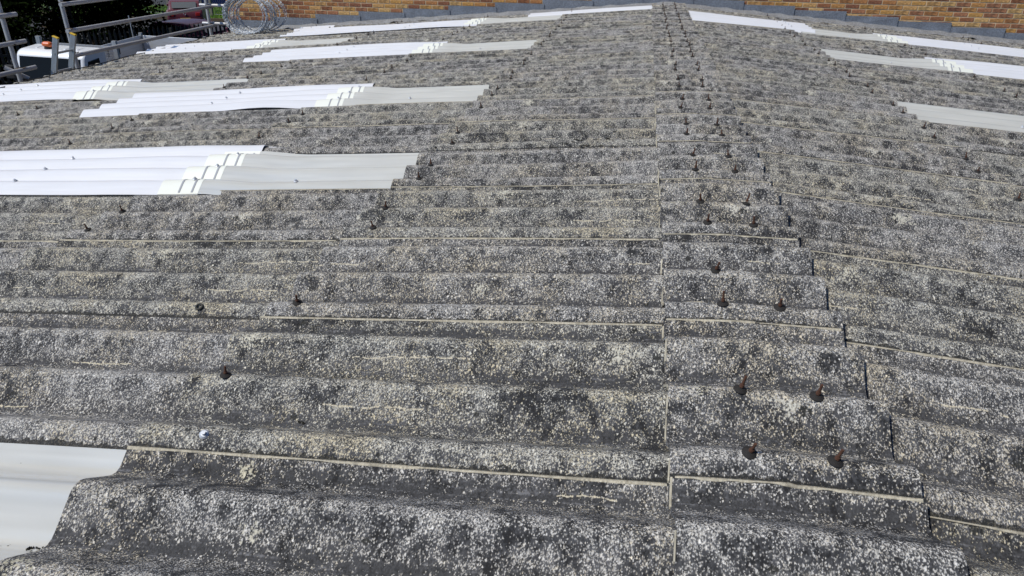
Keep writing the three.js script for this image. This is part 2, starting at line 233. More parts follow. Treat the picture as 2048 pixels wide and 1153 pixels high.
// two white sheets by the far ridge
for (const [side, d0, d1, kA, kB] of [[-1, 0.34, 3.1, 14.9, 15.55], [1, 0.36, 2.75, 13.28, 14.62], [-1, 7.9, 8.8, 15.0, 15.4]]) {
  const lf = d => 0.03, w = mesh('white_sheet', sheetGeo(side, kA, kB, d0, d1, { lift: lf, t: 0.003, nd: 12, per: 12, amp: () => 0.92 }), M.white, shop);
  w.userData.label = 'new white corrugated rooflight sheet';
  if (d1 > 2 && side > 0) for (let j = 0; j < 4; j++) screw(w, side, 2.3, 13.42 + j / 3, 0.034);
}
// walls below the roof
{
  const xl = baseX(EAVE, -1) + 0.14, xr = baseX(EAVE, 1) - 0.14, z0 = zk(rowLo) + 0.05, z1 = zk(16) + 0.02, yl = baseY(EAVE, -1) - 0.075, yr = baseY(EAVE, 1) - 0.075;
  mesh('side_wall', box(0.25, yl - GROUND, z0 - z1, xl, (yl + GROUND) / 2, (z0 + z1) / 2), M.render, shop);
  mesh('side_wall', box(0.25, yr - GROUND, z0 - z1, xr, (yr + GROUND) / 2, (z0 + z1) / 2), M.render, shop);
  for (const z of [z0 - 0.13, z1 + 0.13]) { const sh = new THREE.Shape(); sh.moveTo(xl + 0.13, GROUND); sh.lineTo(xr - 0.13, GROUND); sh.lineTo(xr - 0.13, yr - 0.02); sh.lineTo(0, -0.1); sh.lineTo(xl + 0.13, yl - 0.02); mesh('gable_wall', new THREE.ExtrudeGeometry(sh, { depth: 0.22, bevelEnabled: false }).translate(0, 0, z - 0.11), M.render, shop); }
  for (const side of [-1, 1]) for (const d of [...BOLTD, 0.4]) mesh('purlin', box(0.06, 0.12, z0 - z1 - 0.3, baseX(d, side), baseY(d, side) - 0.125, (z0 + z1) / 2), M.coupler, shop);
}
// black cable along the left eave
{ const pts = []; for (let i = 0; i <= 40; i++) { const k = 6 + i * 0.24, d = 10.72 + 0.03 * Math.sin(i * 1.7) + 0.03 * Math.sin(i * 0.6); pts.push(new THREE.Vector3(baseX(d, -1), baseY(d, -1) + 0.052 + 0.01 * hash(i, 8), zk(k))); }
  tag(mesh('black_cable', new THREE.TubeGeometry(new THREE.CatmullRomCurve3(pts), 160, 0.007, 6), M.black), 'thin black cable running along the eave of the corrugated roof', 'cable'); }

// ---------------------------------------------------------------- brick building behind
const WZ = zk(16) - 0.02, WX0 = -8.25, WX1 = 9.0;
const brickHouse = thing('brick_building', 'orange and brown brick wall with stepped grey lead flashing above the roof', 'building', [0, 0, 0]);
{
  const BL = 0.225, BH = 0.075, top = 1.6, J = 0.0145;
  mesh('mortar_wall', box(WX1 - WX0 - 0.02, top - GROUND, 0.3, (WX0 + WX1) / 2 + 0.0, (top + GROUND) / 2, WZ - 0.144), M.mortar, brickHouse);
  const cols = [[0.46, 0.21, 0.08], [0.34, 0.14, 0.065], [0.6, 0.35, 0.14], [0.53, 0.27, 0.095], [0.27, 0.11, 0.06], [0.66, 0.42, 0.18], [0.42, 0.19, 0.1], [0.58, 0.32, 0.1]];
  const bt = []; for (let v = 0; v < 2; v++) { const W = 128, a = new Uint8Array(W * W * 4), n1 = noiseGrid(7, 3, 60 + v), n2 = noiseGrid(40, 26, 70 + v), n3 = noiseGrid(3, 2, 80 + v); for (let j = 0; j < W; j++) for (let i = 0; i < W; i++) { const t = Math.min(1, 0.62 + 0.3 * n1(i / W, j / W) + 0.3 * n2(i / W, j / W) - 0.12 * n3(i / W, j / W)), q = (j * W + i) * 4; a[q] = 255 * t; a[q + 1] = 250 * t; a[q + 2] = 240 * t; a[q + 3] = 255; } bt.push(dataTex(W, W, a, true)); }
  const mats = cols.flatMap(c => bt.map(t => std(c, 0.92, 0, { map: t, bumpMap: t, bumpScale: 0.003 })));
  const geos = [0, 1, 2].map(v => rbox(BL - J, BH - J, 0.03, 0.004, 0, 0, 0).applyMatrix4(new THREE.Matrix4().makeRotationZ((v - 1) * 0.004)));
  const halfG = rbox(BL / 2 - J, BH - J, 0.03, 0.004);
  const restT = [[], [], [], []]; let shown = 0;
  for (let row = -14; row < 20; row++) for (let i = 0; i < 78; i++) {
    const y = row * BH + 0.012, x = WX0 + (i + (row & 1 ? 1 : 0.5)) * BL; if (x > WX1 - 0.12) continue;
    const roofY = x < 0 ? x * Math.tan(AL) : -x * Math.tan(AR); if (y < roofY + 0.02) continue;
    // in view from the roof: rows just over the flashing
    const vis = y > roofY + 0.10 && y < -0.165 + (x + 8.25) * 0.033 + 0.1 && x < 6.1 && !(x > -1.2 && x < 1.4) && shown < 300;
    const half = (row & 1) && i === 0;
    if (vis) { shown++; const b = mesh('brick', geos[Math.floor(hash(row, i, 1) * 3)], mats[Math.floor(Math.pow(hash(row + 50, i, 2), 0.9) * mats.length)], brickHouse); b.position.set(x, y, WZ + 0.001 * hash(i, row) - 0.004); }
    else restT[Math.floor(hash(i, row, 3) * 4)].push(geos[1].clone().translate(x, y, WZ - 0.004));
  }
  restT.forEach((g, i) => { const m = mesh('brickwork', merge(g), mats[i * 2 + 1], brickHouse); m.userData.kind = 'stuff'; });
  // stepped lead flashing: pieces with a level top, one course per step, the foot following the roof
  const step = BH / Math.tan(AL), stepR = BH / Math.tan(AR);
  const piece = (x0, x1, yt, side) => { const f = x => (side < 0 ? x * Math.tan(AL) : -x * Math.tan(AR)) + 0.0, nx = 12, sh = new THREE.Shape(); sh.moveTo(x0, f(x0) + 0.02); for (let i = 1; i <= nx; i++) { const x = x0 + (x1 - x0) * i / nx; sh.lineTo(x, f(x) + 0.02); } sh.lineTo(x1, yt + (hash(x1 * 9) - 0.5) * 0.008); sh.lineTo((x0 + x1) / 2, yt + (hash(x0 * 7) - 0.5) * 0.01); sh.lineTo(x0, yt); const g = new THREE.ExtrudeGeometry(sh, { depth: 0.004, bevelEnabled: true, bevelThickness: 0.0015, bevelSize: 0.0015, bevelSegments: 1 }); const p = g.attributes.position; for (let i = 0; i < p.count; i++) p.setZ(i, p.getZ(i) + 0.004 * Math.sin(p.getX(i) * 9) * hash(Math.round(x0 * 10)) + 0.014 * (p.getX(i) - x0) / (x1 - x0)); g.computeVertexNormals(); return g; };
  const y0 = 0.0225; // a joint level
  for (let n = 0; n < 10; n++) { const x1 = -0.42 - n * step, x0 = x1 - step - 0.03; mesh('flashing_piece', piece(Math.max(x0, WX0 + 0.02), x1, y0 + 0.105 - n * BH, -1).translate(0, 0, WZ + 0.016), M.lead, brickHouse); }
  mesh('flashing_piece', piece(-0.44, 0.02, y0 + 0.16, -1).translate(0, 0, WZ + 0.019), M.lead, brickHouse);
  mesh('flashing_piece', piece(0.0, 0.42, y0 + 0.16, 1).translate(0, 0, WZ + 0.016), M.lead, brickHouse);
  for (let n = 0; n < 8; n++) { const x0 = 0.4 + n * stepR * 0.82, x1 = x0 + stepR * 0.82 + 0.03; if (x1 > WX1) break; mesh('flashing_piece', piece(x0, x1, y0 + 0.105 - n * BH * 0.82 , 1).translate(0, 0, WZ + 0.016 + 0.002 * (n & 1)), M.lead, brickHouse); }
  // crumpled apron dressed down over the last corrugations
  for (const side of [-1, 1]) { const nx = 90, nz = 10, pos = [], uv = [], idx = [], D = 10.8; for (let i = 0; i <= nx; i++) for (let j = 0; j <= nz; j++) { const d = D * i / nx, f = j / nz, k = 16 - 0.02 - 0.36 * f + 0.03 * (hash(i >> 1, 5) - 0.5) * f, n = 0.012 * Math.sin(i * 1.3 + j * 0.8) * hash(i, j) + 0.008 * hash(i * 3, j); pos.push(baseX(d, side), baseY(d, side) + 0.036 + 0.03 * (1 - f) + (hash(i, 71) > 0.93 ? 0.02 * f : 0) + prof(k) * 0.45 * f + n + 0.008, zk(k)); uv.push(d * 0.8, f * 0.3); } for (let i = 0; i < nx; i++) for (let j = 0; j < nz; j++) { const a = i * (nz + 1) + j, b = a + 1, c = a + nz + 1, e = c + 1; side > 0 ? idx.push(a, b, c, b, e, c) : idx.push(a, c, b, b, c, e); } const g = new THREE.BufferGeometry(); g.setAttribute('position', new THREE.Float32BufferAttribute(pos, 3)); g.setAttribute('uv', new THREE.Float32BufferAttribute(uv, 2)); g.setIndex(idx); g.computeVertexNormals(); const m = M.leadPale.clone(); m.side = THREE.DoubleSide; mesh('lead_apron', g, m, brickHouse); }
}

// ---------------------------------------------------------------- scaffold at the left eave
const scaf = thing('scaffold_guardrail', 'galvanised tube scaffold guardrail along the left eave', 'scaffold');
{
  const X = -8.9, R = 0.0305, coup = (x, y, z) => { const g = merge([rbox(0.075, 0.07, 0.075, 0.012), new THREE.CylinderGeometry(0.042, 0.042, 0.062, 12), bar([0.02, 0.02, 0.02], [0.075, 0.03, 0.05], 0.008, 6), bar([-0.02, -0.01, 0.03], [-0.03, -0.02, 0.075], 0.009, 6)]); const m = mesh('coupler', g, M.coupler, scaf); m.position.set(x, y, z); m.rotation.y = hash(z * 9, y * 9) * 3; };
  const hollow = (a, b) => bar(a, b, R, 14);
  for (const [z, t] of [[-8.82, 1.3], [-9.94, 1.3], [-13.73, 1.3]]) mesh('standard', hollow([X, GROUND, z], [X, t, z]), M.tube, scaf);
  const rx = X + 0.056;
  for (const [y, ze] of [[0.025, -9.0], [-0.328, -9.03], [-0.687, -9.08]]) { mesh('guard_rail', hollow([rx, y, ze], [rx, y, -4.2]), M.tube, scaf); coup(X + 0.02, y, -8.82); }
  for (const y of [0.073, -0.297, -0.651]) { mesh('guard_rail', hollow([rx, y, -9.85], [rx, y, -13.86]), M.tube, scaf); coup(X + 0.02, y, -9.94); coup(X + 0.02, y, -13.73); }
  for (const z of [-5.28]) mesh('standard', hollow([X, GROUND, z], [X, 1.3, z]), M.tube, scaf);
  for (const [y, x1] of [[-0.275, -8.55], [-0.614, -8.48]]) mesh('transom', hollow([-9.08, y, -13.79], [x1, y, -13.79]), M.tube, scaf);
  mesh('end_cap', new THREE.SphereGeometry(0.036, 12, 8).scale(1.2, 1, 1).translate(-8.48, -0.614, -13.79), M.yellow, scaf);
  mesh('brace', hollow([X + 0.05, -0.82, -8.92], [X - 0.15, -0.65, -8.77]), M.tube, scaf);
  coup(X + 0.04, -0.85, -8.89);
  for (const z of [-5.28, -8.82, -9.94, -13.73]) mesh('base_plate', box(0.15, 0.01, 0.15, X, GROUND + 0.006, z), M.tube, scaf);
  for (let b = 0; b < 3; b++) mesh('scaffold_board', rbox(0.22, 0.038, 9.2, 0.008, -9.07 - b * 0.235, -1.75, -9.5), std([0.3, 0.21, 0.11], 0.9, 0, { map: grain }), scaf);
  for (const z of [-5.35, -10.0, -13.8]) mesh('transom', hollow([-9.75, -1.80, z], [-8.75, -1.80, z]), M.tube, scaf);
}
// ladder through the gap in the guardrail
const lad = thing('aluminium_ladder', 'aluminium ladder with yellow end caps leaning at the eave', 'ladder');
{
  const top = [-8.2, -0.24], dir = [-0.34, -0.94], zA = -8.86, zB = -9.19, at = s => [top[0] + dir[0] * s, top[1] + dir[1] * s];
  const L = (GROUND + 0.01 - top[1]) / dir[1];
  for (const z of [zA, zB]) { const e = at(L); mesh('stile', plank([...top, z], [...e, z], 0.03, 0.075, [1, -0.36, 0]), M.alu, lad); const c = mesh('end_cap', rbox(0.085, 0.02, 0.038, 0.006), M.yellow, lad); c.position.set(top[0], top[1] + 0.006, z); c.rotation.z = -0.34; }
  for (let i = 0; i < 13; i++) { const [x, y] = at(0.22 + i * 0.27); mesh('rung', bar([x, y, zA + 0.02], [x, y, zB - 0.02], 0.016, 10), M.alu, lad); }
}

// ---------------------------------------------------------------- razor wire coil on the roof by the brick wall
const coil = thing('razor_wire_coil', 'loose coil of galvanised razor wire standing on the roof against the brick wall', 'razor wire');
{
  const mat = std([0.24, 0.26, 0.29], 0.5, 0.3), barbM = std([0.72, 0.75, 0.78], 0.45, 0.2), c0 = new THREE.Vector3(-7.3, 0, -12.5), barbs = [];
  const barbG = merge([new THREE.BoxGeometry(0.02, 0.005, 0.012), new THREE.BoxGeometry(0.006, 0.005, 0.028).translate(0.008, 0, 0), new THREE.BoxGeometry(0.006, 0.005, 0.028).translate(-0.008, 0, 0)]);
  for (let l = 0; l < 20; l++) {
    const f = l / 19, stray = l > 17, cx = c0.x + (stray ? 0.12 : -0.09 + 0.13 * f) + 0.03 * (hash(l, 3) - 0.5), cz = c0.z + 0.12 - 0.3 * f, tilt = (hash(l, 4) - 0.5) * 0.22 - 0.12, yaw = -0.1 + (hash(l, 5) - 0.5) * 0.35, r = 1;
const roof = baseY(Math.abs(cx) / S / Math.cos(AL), -1) + 0.055, q = new THREE.Quaternion().setFromEuler(new THREE.Euler(tilt, yaw, 0)); const pts = [];
    const rx = 0.405 + 0.085 * hash(l, 9), ry = 0.275 + 0.05 * hash(l, 7);
    for (let i = 0; i < 40; i++) { const a = i / 40 * 6.2832; pts.push(new THREE.Vector3(Math.cos(a) * rx, Math.sin(a) * ry, 0.015 * Math.sin(a * 3 + l)).applyQuaternion(q)); }
    const lo = Math.min(...pts.map(p => p.y)); pts.forEach(p => p.add(new THREE.Vector3(cx, roof - lo + 0.006, cz)));
    const cv = new THREE.CatmullRomCurve3(pts, true); const w = mesh('wire_loop', new THREE.TubeGeometry(cv, 90, 0.006, 5, true), mat, coil);
    for (let i = 0; i < 48; i++) { const t = i / 48, p = cv.getPointAt(t), tg = cv.getTangentAt(t), g = barbG.clone(); const m = new THREE.Matrix4().makeRotationFromQuaternion(new THREE.Quaternion().setFromUnitVectors(new THREE.Vector3(1, 0, 0), tg).multiply(new THREE.Quaternion().setFromAxisAngle(new THREE.Vector3(1, 0, 0), hash(i, l) * 6))).setPosition(p); barbs.push(g.applyMatrix4(m)); }
  }
  mesh('barbs', merge(barbs), barbM, coil).userData.kind = 'stuff';
}

// ---------------------------------------------------------------- flatbed truck in the yard
const truck = thing('flatbed_truck', 'white flatbed truck with black mirror and amber beacon parked beside the building', 'truck', [-13.85, GROUND, -15.0]);
{
  const paint = new THREE.MeshPhysicalMaterial({ color: lin(0.78, 0.79, 0.8), roughness: 0.35, clearcoat: 0.6, clearcoatRoughness: 0.15 }), glass = new THREE.MeshPhysicalMaterial({ color: lin(0.012, 0.014, 0.015), roughness: 0.08, specularIntensity: 0.22 }), rub = std([0.015, 0.015, 0.016], 0.85), galv = std([0.5, 0.52, 0.54], 0.5, 0.5, { map: grain });
  // local: x across (+x towards the building), z forward (+z towards the camera)
  truck.rotation.set(0.02, 0.05, -0.03); truck.scale.set(1, 0.88, 1);
  const sh = new THREE.Shape(); sh.moveTo(-0.72, 0.55); sh.lineTo(0.45, 0.5); sh.lineTo(0.5, 1.1); sh.lineTo(0.32, 1.3); sh.quadraticCurveTo(0.22, 1.7, 0.02, 2.46); sh.quadraticCurveTo(-0.02, 2.56, -0.15, 2.58); sh.lineTo(-0.6, 2.6); sh.quadraticCurveTo(-0.7, 2.59, -0.72, 2.5); sh.lineTo(-0.72, 0.55);
  const cab = mesh('cab', new THREE.ExtrudeGeometry(sh, { depth: 1.5, bevelEnabled: true, bevelThickness: 0.09, bevelSize: 0.04, bevelSegments: 4, curveSegments: 10 }).rotateY(-Math.PI / 2).translate(0.75, 0, 0), paint, truck);
  const ws = [[0.305, 1.36], [0.015, 2.46]]; mesh('windscreen', plank([0, ws[0][1], ws[0][0] + 0.042], [0, ws[1][1], ws[1][0] + 0.045], 1.5, 0.02, [0, 0.4, 1]), glass, truck);
  for (const s of [1, -1]) {
    const w = new THREE.Shape(); w.moveTo(-0.5, 1.5); w.lineTo(0.16, 1.45); w.lineTo(-0.08, 2.36); w.lineTo(-0.42, 2.38); w.closePath();
    const sw = mesh('side_window', new THREE.ExtrudeGeometry(w, { depth: 0.02, bevelEnabled: true, bevelSize: 0.03, bevelThickness: 0.004 }).rotateY(-Math.PI / 2).translate(s * 0.845 + 0.01, 0, 0), glass, truck);
    const dl = new THREE.Shape(); dl.moveTo(-0.55, 0.7); dl.lineTo(0.22, 0.7); dl.lineTo(0.22, 1.38); dl.lineTo(-0.55, 1.42); mesh('door_panel', new THREE.ExtrudeGeometry(dl, { depth: 0.012, bevelEnabled: false }).rotateY(-Math.PI / 2).translate(s * 0.846 + 0.006, 0, 0), paint, truck);
    const mi = mesh('wing_mirror', merge([rbox(0.24, 0.36, 0.12, 0.04, s * 1.08, 2.02, 0.05), bar([s * 0.84, 2.2, -0.08], [s * 1.06, 2.15, 0.05], 0.018, 8), bar([s * 0.84, 1.6, 0.1], [s * 1.08, 1.9, 0.05], 0.018, 8), rbox(0.14, 0.12, 0.1, 0.03, s * 0.97, 2.27, 0.0)]), rub, truck);
    mesh('headlight', rbox(0.34, 0.18, 0.05, 0.02, s * 0.6, 0.95, 0.52), std([0.7, 0.7, 0.7], 0.2), truck);
    mesh('wiper', bar([s * 0.1, 1.4, 0.37], [s * 0.5, 1.66, 0.29], 0.009, 6), rub, truck);
  }
  mesh('bumper', rbox(1.66, 0.26, 0.12, 0.04, 0, 0.58, 0.5), rub, truck);
  mesh('roof_rib', merge([-0.5, -0.2, 0.2, 0.5].map(x => rbox(0.05, 0.02, 0.4, 0.008, x, 2.63, -0.42))), paint, truck);
  const bc = mesh('beacon', merge([new THREE.CylinderGeometry(0.075, 0.085, 0.05, 16).translate(-0.2, 2.65, -0.22)]), rub, truck);
  mesh('amber_dome', new THREE.CapsuleGeometry(0.075, 0.1, 4, 14).rotateZ(Math.PI / 2).translate(-0.2, 2.73, -0.22), new THREE.MeshPhysicalMaterial({ color: lin(0.65, 0.13, 0.02), roughness: 0.3, clearcoat: 0.5 }), truck);
  // headboard rack behind the cab
  for (const x of [-0.98, 0.98]) mesh('rack_post', box(0.1, 2.1, 0.08, x, 1.72, -0.95), galv, truck);
  mesh('rack_bar', box(1.88, 0.075, 0.06, 0, 2.58, -0.95), galv, truck); mesh('rack_bar', box(1.88, 0.06, 0.06, 0, 1.75, -0.95), galv, truck);
  for (const x of [-0.35, 0.35]) mesh('rack_post', box(0.06, 0.7, 0.05, x, 2.14, -0.95), galv, truck);
  const wm = []; for (let i = 0; i < 26; i++) wm.push(box(0.006, 0.7, 0.006, -0.93 + i * 0.074, 2.14, -0.945)); for (let i = 0; i < 10; i++) wm.push(box(1.86, 0.006, 0.006, 0, 1.82 + i * 0.07, -0.938)); mesh('rack_mesh', merge(wm), galv, truck);
  // bed
  const boardM = std([0.62, 0.65, 0.7], 0.5, 0.3, { map: streak });
  mesh('bed_floor', box(2.0, 0.1, 4.1, 0, 1.1, -3.05), std([0.2, 0.16, 0.11], 0.9), truck);
  for (const s of [-1, 1]) { mesh('drop_side', rbox(0.035, 0.92, 3.95, 0.01, s * 1.0, 1.65, -3.05), boardM, truck); mesh('corner_post', box(0.08, 1.06, 0.08, s * 1.0, 1.66, -5.07), galv, truck); }
  mesh('tailgate', rbox(1.9, 0.92, 0.035, 0.01, 0, 1.65, -5.07), boardM, truck);
  for (let i = 0; i < 5; i++) mesh('rope_hook', merge([bar([-0.97, 1.72, -1.9 - i * 0.5], [-0.97, 1.95, -1.9 - i * 0.5], 0.012, 6), bar([-0.97, 1.95, -1.9 - i * 0.5], [-0.97, 1.95, -2.0 - i * 0.5], 0.012, 6)]), rub, truck);
  mesh('aerial', bar([-0.99, 1.5, -4.7], [-1.15, 2.75, -4.9], 0.014, 6), galv, truck);
  mesh('chassis', box(0.8, 0.22, 5.6, 0, 0.82, -2.1), rub, truck);
  for (const z of [-0.1, -3.9]) for (const s of [-1, 1]) { const w = mesh('wheel', new THREE.CylinderGeometry(0.36, 0.36, 0.22, 24).rotateZ(Math.PI / 2).translate(s * 0.78, 0.36, z), rub, truck); mesh('rim', new THREE.CylinderGeometry(0.2, 0.22, 0.23, 16).rotateZ(Math.PI / 2).translate(s * 0.785, 0.36, z), galv, w); }
}

// ---------------------------------------------------------------- palisade fence
const fA = new THREE.Vector3(-19.5, GROUND, -14.6), fB = new THREE.Vector3(-13.0, GROUND, -24.8);
{
  const fence = thing('palisade_fence', 'dark steel palisade fence with pointed pales behind the truck', 'fence'), dk = std([0.014, 0.018, 0.017], 0.65, 0.2, { map: speck });
  const d = fB.clone().sub(fA), L = d.length(); d.normalize(); const yaw = Math.atan2(-d.z, d.x), Hh = 2.1;
  const sh = new THREE.Shape(); sh.moveTo(-0.034, 0.05); sh.lineTo(0.034, 0.05); sh.lineTo(0.034, Hh - 0.12); sh.lineTo(0.0, Hh); sh.lineTo(-0.034, Hh - 0.12); sh.closePath();
  const pg = new THREE.ExtrudeGeometry(sh, { depth: 0.012, bevelEnabled: false }), n = Math.floor(L / 0.145);
  for (let i = 0; i <= n; i++) { const p = mesh('pale', pg, dk, fence); p.position.copy(fA).addScaledVector(d, i * 0.145); p.rotation.y = yaw; }
  for (const y of [0.5, 1.65]) mesh('rail', plank([fA.x, GROUND + y, fA.z], [fB.x, GROUND + y, fB.z], 0.05, 0.06), dk, fence);
  for (let i = 0; i * 2.75 < L; i++) { const p = fA.clone().addScaledVector(d, i * 2.75); mesh('post', box(0.1, 2.0, 0.1, p.x - 0.06, GROUND + 1.0, p.z - 0.05), dk, fence); }
}

// ---------------------------------------------------------------- trees
function tree(x, z, h, r, label, tone, n, base = 0.25) {
  const t = thing('conifer_tree', label, 'tree', [x, GROUND, z], 'dark trees behind the palisade fence');
  const limbs = [bar([0, 0, 0], [0.1, h * 0.75, 0], 0.17, 9, 0.05)];
  for (let i = 0; i < 16; i++) { const y = h * (0.08 + 0.7 * i / 16), a = i * 2.4; limbs.push(bar([0.02, y, 0], [Math.cos(a) * r * 0.65, y + 0.25, Math.sin(a) * r * 0.65], 0.045, 5, 0.015)); }
  mesh('trunk', merge(limbs), std([0.05, 0.035, 0.025], 0.95), t);
  const pos = [], nor = [], col = [], clumps = [];
  for (let c = 0; c < 260; c++) { const f = Math.pow(rnd(), 0.8), y = base + (h - base) * f, rad = r * 1.25 * Math.pow(1.02 - f, 0.75), a = rnd() * 6.283, q = rad * Math.sqrt(0.55 + 0.45 * rnd()); clumps.push([Math.cos(a) * q, y, Math.sin(a) * q, rr(0.28, 0.62), rr(0.55, 1.35), a]); }
  for (let i = 0; i < n * 0.75; i++) {
    const c = clumps[Math.floor(rnd() * clumps.length)], th = rnd() * 6.283, ph = Math.acos(2 * rnd() - 1), q = c[3] * Math.cbrt(rnd()), px = c[0] + q * Math.sin(ph) * Math.cos(th), py = c[1] + q * Math.cos(ph) * 0.75, pz = c[2] + q * Math.sin(ph) * Math.sin(th);
    const L = rr(0.08, 0.2), W = L * rr(0.25, 0.45), d = new THREE.Vector3(rr(-1, 1) + Math.cos(c[5]), rr(-0.9, 0.5), rr(-1, 1) + Math.sin(c[5])).normalize(), s = new THREE.Vector3(rr(-1, 1), rr(-1, 1), rr(-1, 1)).cross(d).normalize().multiplyScalar(W), P = new THREE.Vector3(px, py, pz), A = P.clone().addScaledVector(d, L);
    const mid = P.clone().addScaledVector(d, L * 0.5), nn = d.clone().cross(s).normalize();
    const b = c[4] * rr(0.7, 1.3), yl = rnd() < 0.03 ? 1.9 : 1, cc = [0.07 * b * tone[0] * yl, 0.125 * b * tone[1] * yl, 0.045 * b * tone[2]];
    for (const v of [P, mid.clone().add(s), A, P, A, mid.clone().sub(s)]) { pos.push(v.x, v.y, v.z); nor.push(nn.x, nn.y, nn.z); col.push(...cc); }
  }
  const g = new THREE.BufferGeometry(); g.setAttribute('position', new THREE.Float32BufferAttribute(pos, 3)); g.setAttribute('normal', new THREE.Float32BufferAttribute(nor, 3)); g.setAttribute('color', new THREE.Float32BufferAttribute(col, 3));
  mesh('crown', g, new THREE.MeshPhysicalMaterial({ vertexColors: true, roughness: 0.95, side: THREE.DoubleSide, transmission: 0.3, thickness: 0 }), t);
}
tree(-21.2, -16.6, 6.2, 2.3, 'broad dark evergreen tree rising behind the truck cab', [0.9, 0.95, 1], 16000);
tree(-20.4, -19.6, 6.8, 2.4, 'dense dark evergreen tree behind the palisade fence, over the truck rack', [1, 1.05, 0.95], 17000);
tree(-19.4, -22.4, 6.0, 2.2, 'dark green evergreen tree between its neighbours behind the flatbed', [1.05, 1, 0.9], 16000);
tree(-19.9, -24.9, 6.4, 1.7, 'evergreen tree at the end of the row beside the maroon car', [0.95, 1.1, 0.85], 16000);
tree(-23.5, -14.0, 6.6, 2.4, 'tall dark evergreen tree at the yard corner past the scaffold', [0.9, 1, 0.9], 13000);
tree(-24.5, -21.5, 7.6, 2.8, 'tallest evergreen tree standing in the second row', [0.85, 0.9, 0.9], 15000);
tree(-21.6, -25.0, 7.2, 2.5, 'evergreen tree filling the second row between two taller ones', [0.8, 0.85, 0.9], 14000);
tree(-23.6, -28.6, 7.2, 2.4, 'evergreen tree in the second row nearest the parked cars', [1, 1, 0.9], 15000);

// ---------------------------------------------------------------- grass bank, kerb, chain-link fence, container, cars
{
  const pos = [], nor = [], N = 70000, gx0 = -46, gx1 = -14; const area = (u, v) => { const z = -39.7 - v * 5.2, x = gx0 + (gx1 - gx0) * u; return [x, GROUND + 0.12, z]; };
  const lawn = new THREE.PlaneGeometry(32, 5.2, 20, 6).rotateX(-Math.PI / 2).translate(-30, 0, -42.25); const p = lawn.attributes.position; for (let i = 0; i < p.count; i++) p.setY(i, GROUND + 0.1 + 0.05 * hash(i, 3)); lawn.computeVertexNormals();
  tag(mesh('grass_bank', lawn, std([0.11, 0.19, 0.03], 0.95, 0, { map: speck })), 'bright green grass bank behind the parked cars', 'grass', null, 'structure');
  const bl = new THREE.BufferGeometry(); bl.setAttribute('position', new THREE.Float32BufferAttribute([-0.02, 0, 0, 0.02, 0, 0, 0.01, 0.16, 0.04], 3)); bl.computeVertexNormals();
  const im = new THREE.InstancedMesh(bl, std([0.15, 0.27, 0.03], 0.9, 0, { side: THREE.DoubleSide }), 30000); im.name = 'grass_blades'; const m4 = new THREE.Matrix4(), q = new THREE.Quaternion(), e = new THREE.Euler();
  for (let i = 0; i < 30000; i++) { const [x, y, z] = area(0.4 + 0.6 * rnd(), rnd()); q.setFromEuler(e.set(rr(-0.4, 0.4), rnd() * 6.28, 0)); m4.compose(new THREE.Vector3(x, y - 0.03, z), q, new THREE.Vector3(1, rr(0.6, 1.4), 1)); im.setMatrixAt(i, m4); const c = rr(0.6, 1.4); im.setColorAt(i, lin(c * rr(0.8, 1.2), c, c)); }
  im.castShadow = im.receiveShadow = true; scene.add(im); tag(im, 'short bright grass blades on the bank', 'grass', null, 'stuff');
  const k = thing('timber_edging', 'weathered timber edging along the foot of the grass bank', 'edging', [-30, GROUND, -39.6]); for (let i = 0; i < 11; i++) mesh('edging_board', rbox(2.9, 0.16, 0.08, 0.01, -15 + i * 2.95, 0.08, 0), std([0.16, 0.12, 0.08], 0.95, 0, { map: speck }), k);
  const cl = thing('chain_link_fence', 'chain-link fence with concrete posts in front of the grass bank', 'fence', [-29.75, GROUND, -40.7]), wire = std([0.3, 0.32, 0.33], 0.5, 0.6);
  for (let i = 0; i < 7; i++) mesh('post', rbox(0.14, 2.2, 0.14, 0.01, -9 + i * 2.7, 1.1, 0), std([0.3, 0.28, 0.24], 0.95, 0, { map: speck }), cl);
  const ws = []; for (let i = 0; i < 130; i++) for (const s of [-1, 1]) { const x = -10 + i * 0.14; ws.push(bar([x, 0.2, 0.0], [x + s * 1.0, 2.1, 0.0], 0.005, 3)); } mesh('wire_mesh', merge(ws), wire, cl); for (const y of [0.25, 1.2, 2.1]) mesh('line_wire', bar([-10, y, 0.01], [9, y, 0.01], 0.008, 4), wire, cl);
  const ct = thing('blue_container', 'pale blue metal container beyond the chain-link fence', 'container', [-27.2, GROUND, -51.0]); const bm = std([0.36, 0.58, 0.66], 0.6, 0.1); mesh('container_body', rbox(5, 2.6, 2.4, 0.03, 0, 1.3, 0), bm, ct); for (let i = 0; i < 16; i++) mesh('corrugation_rib', box(0.14, 2.3, 0.05, -2.3 + i * 0.307, 1.3, 1.22), bm, ct);
}
